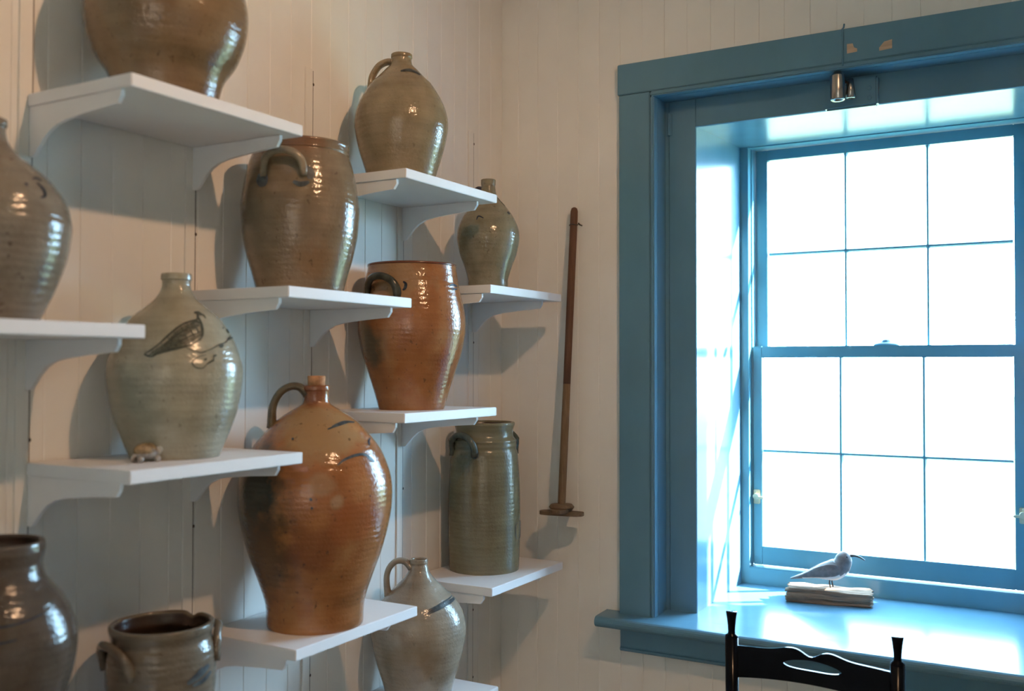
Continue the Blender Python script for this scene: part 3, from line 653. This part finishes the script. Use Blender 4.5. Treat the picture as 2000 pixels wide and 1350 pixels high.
spine = [(-.109, .0165, .002, .004), (-.092, .0215, .0048, .009), (-.0706, .028, .0085, .0135), (-.042, .0375, .0148, .019), (-.017, .044, .0235, .025), (.0085, .0495, .0295, .0285), (.0265, .060, .0275, .0265), (.0345, .074, .0240, .0225), (.0375, .085, .0222, .0205), (.0405, .0945, .0165, .0155), (.0425, .1015, .0095, .009), (.0435, .1045, .003, .003)]
sp = catmull(spine, 4)
bm = sweep(bmesh.new(), [(a, 0, b) for a, b, _, _ in sp], [c_ for _, _, c_, _ in sp], [d_ for _, _, _, d_ in sp], 24, Vector((0, 0, 1)))
body = obj('body', bm, None, bd, (0, 0, 0), True)
GB = paint('bird_grey', (.20, .175, .175), .55, .15, .3, 80); WB = paint('bird_white', (.72, .72, .72), .5, .05, .2, 60); BB = paint('bill_dark', (.035, .03, .03), .35)
body.data.materials.append(GB); body.data.materials.append(WB)
for p in body.data.polygons:
    lim = .0335+.20*max(0, p.center.x+.0)+(.25*max(0, p.center.x-.025))
    p.material_index = 1 if p.center.z < lim and p.center.x > -.075 and p.normal.z < .1 else 0
for sy in (-1, 1):
    w_ = [(-.082, .0265, .003, .002), (-.06, .0335, .008, .003), (-.034, .043, .014, .0035), (-.006, .051, .018, .0035), (.012, .058, .014, .003), (.022, .064, .005, .001)]
    yy = [.0095, .0155, .0215, .0272, .0272, .0255]
    ww = catmull([(a, y_*sy, b, c_, d_) for (a, b, c_, d_), y_ in zip(w_, yy)], 4)
    obj('wing', sweep(bmesh.new(), [(a, y_, b) for a, y_, b, _, _ in ww], [t_[3] for t_ in ww], [t_[4] for t_ in ww], 12, Vector((0, 0, 1))), GB, bd, (0, 0, 0), True)
    obj('eye', ellipsoid(bmesh.new(), (.0465, sy*.0185, .0915), (.0022, .0016, .0022), 10, 8), BB, bd, (0, 0, 0), True)
obj('bill', sweep(bmesh.new(), [(.052, 0, .0925), (.066, 0, .0935), (.080, 0, .0900), (.093, 0, .0825)], [.0042, .0030, .0026, .0018], [.0042, .0030, .0026, .0018], 10), BB, bd, (0, 0, 0), True)
for sy in (-1, 1):
    obj('leg', sweep(bmesh.new(), [(.004+.003*sy, sy*.008, .034), (.001+.003*sy, sy*.008, .014), (.004+.003*sy, sy*.008, 0)], .0019, .0019, 8, Vector((1, 0, 0))), BB, bd, (0, 0, 0), True)

# ------------------------------------------------------------------ black ladder-back chair in front of the window
pa, pb = Vector((.8475, 2.107, 0)), Vector((1.1905, 2.073, 0)); ZT = .97
mid = (pa+pb)/2; half = (pb-pa).length/2; rz = math.atan2(pb.y-pa.y, pb.x-pa.x)
ch = empty('ladderback_chair', mid, rz, 'black painted ladder-back chair with turned finials under the window', 'chair')
for sx in (-1, 1):
    x_ = sx*half
    post = obj('post', sweep(bmesh.new(), [(x_*.98, 0, 0), (x_*.98, 0, .45), (x_, 0, ZT-.055)], [.0125, .0145, .0140], [.0125, .0145, .0140], 20, Vector((0, 1, 0))), BLACKM, ch, (0, 0, 0), True)
    bm = lathe(bmesh.new(), [(0, -.058), (.0132, -.0575), (.0142, -.054), (.0132, -.050), (.0085, -.047), (.0075, -.042), (.0082, -.030), (.0100, -.014), (.0120, -.001), (.0116, .0005), (0, .0008)], 24)
    for v_ in bm.verts: v_.co += Vector((x_, 0, ZT))
    obj('finial', bm, BLACKM, post, (0, 0, 0), True)
def slat(z0, h, hump, hole):
    n_ = 48; xs = [-(half-.008)+2*(half-.008)*k/n_ for k in range(n_+1)]; bm = bmesh.new(); rows = []
    for x_ in xs:
        g = lambda c_, w_: math.exp(-((x_-c_)/w_)**2)
        tz = z0+h+hump*(.0095*g(-.042, .035)+.0095*g(.036, .03)-.009*g(-.003, .018)-.004*(abs(x_)/half)**2)
        bz = z0+.012*(1-(x_/half)**2)
        by = .010*(1-(x_/half)**2)
        zs = [bz, None, None, tz]
        e = 1-(x_/.060)**2
        hh = (.0105*math.sqrt(e) if e > 0 else 0) if hole else 0
        zc = z0+h-.026+.004*math.exp(-(x_/.05)**2)
        zs[1], zs[2] = zc-hh, zc+hh
        rows.append(([bm.verts.new((x_, by-.0028, z)) for z in zs], [bm.verts.new((x_, by+.0028, z)) for z in zs], hh))
    for a, b in zip(rows, rows[1:]):
        op = a[2] > 0 or b[2] > 0
        for i in (0, 1, 2):
            if i == 1 and (op): continue
            if i == 1: continue
            bm.faces.new((a[0][i], b[0][i], b[0][i+1], a[0][i+1])); bm.faces.new((a[1][i], a[1][i+1], b[1][i+1], b[1][i]))
        bm.faces.new((a[0][0], a[1][0], b[1][0], b[0][0])); bm.faces.new((a[0][3], b[0][3], b[1][3], a[1][3]))
        if op:
            bm.faces.new((a[0][1], b[0][1], b[1][1], a[1][1])); bm.faces.new((a[0][2], a[1][2], b[1][2], b[0][2]))
    bmesh.ops.remove_doubles(bm, verts=bm.verts, dist=1e-6)
    return obj('slat', bm, BLACKM, ch)
slat(.830, .073, 1, True); slat(.675, .068, .6, False); slat(.535, .064, .4, False)
for sx in (-1, 1):
    obj('front_leg', sweep(bmesh.new(), [(sx*half*1.12, -.36, 0), (sx*half*1.12, -.36, .40), (sx*half*1.12, -.36, .455)], [.012, .0155, .0135], [.012, .0155, .0135], 18, Vector((0, 1, 0))), BLACKM, ch, (0, 0, 0), True)
    for z_ in (.16, .30): obj('rung', sweep(bmesh.new(), [(sx*half*.98, 0, z_), (sx*half*1.05, -.18, z_), (sx*half*1.12, -.36, z_)], [.007, .0095, .007], [.007, .0095, .007], 12), BLACKM, ch, (0, 0, 0), True)
for y_, f_, z_ in ((0, .98, .22), (-.36, 1.12, .14), (-.36, 1.12, .27)):
    obj('rung', sweep(bmesh.new(), [(-half*f_, y_, z_), (0, y_, z_), (half*f_, y_, z_)], [.007, .0095, .007], [.007, .0095, .007], 12), BLACKM, ch, (0, 0, 0), True)
bm = prism(bmesh.new(), [(-half*.98, .008), (half*.98, .008), (half*1.14, -.372), (-half*1.14, -.372)], .415, .437, 2)
bmesh.ops.bevel(bm, geom=bm.edges[:], offset=.008, segments=3, affect='EDGES'); obj('seat', bm, RUSH, ch)

# ------------------------------------------------------------------ ceiling spotlight aimed at the shelves
lp = empty('ceiling_spotlight', (LAMP.x, LAMP.y, ZC), 0, 'white ceiling spotlight turned towards the pottery shelves', 'lamp')
AIM = Vector((.05, 1.50, 1.38)); q_ = (AIM-LAMP).to_track_quat('-Z', 'Y'); LO = LAMP-Vector((LAMP.x, LAMP.y, ZC))
obj('ceiling_plate', lathe(bmesh.new(), [(0, 0), (.05, 0), (.05, -.008), (.045, -.014), (0, -.014)], 32), SHELFM, lp, (0, 0, 0), True)
obj('stem', sweep(bmesh.new(), [(0, 0, -.012), (0, 0, -.05), LO-(AIM-LAMP).normalized()*.05], .007, .007, 12, Vector((1, 0, 0))), SHELFM, lp, (0, 0, 0), True)
hd = obj('housing', lathe(bmesh.new(), [(0, .062), (.03, .060), (.042, .045), (.046, .0), (.050, -.012), (.047, -.012), (.043, .0), (.039, .042), (.028, .054), (0, .056)], 32), SHELFM, lp, LO, True)
hd.rotation_mode = 'QUATERNION'; hd.rotation_quaternion = q_
EM = bpy.data.materials.new('warm_lamp_lens'); EM.use_nodes = True; nt = EM.node_tree; nt.nodes.remove(nt.nodes['Principled BSDF'])
e = nt.nodes.new('ShaderNodeEmission'); e.inputs[0].default_value = (1, .66, .36, 1); e.inputs[1].default_value = 30; nt.links.new(e.outputs[0], nt.nodes['Material Output'].inputs[0])
ln = obj('lens', lathe(bmesh.new(), [(0, .006), (.03, .004), (.0425, .0), (.0425, .002), (.03, .0065), (0, .0085)], 32), EM, lp, LO, True)
ln.rotation_mode = 'QUATERNION'; ln.rotation_quaternion = q_
ld = bpy.data.lights.new('spot_beam', 'SPOT'); ld.energy = LAMP_POWER; ld.color = LAMP_COL; ld.spot_size = math.radians(124); ld.spot_blend = .85; ld.shadow_soft_size = .028
lo = bpy.data.objects.new('spot_beam', ld); C.objects.link(lo); lo.parent = lp; lo.location = LO+(AIM-LAMP).normalized()*.014; lo.rotation_mode = 'QUATERNION'; lo.rotation_quaternion = q_
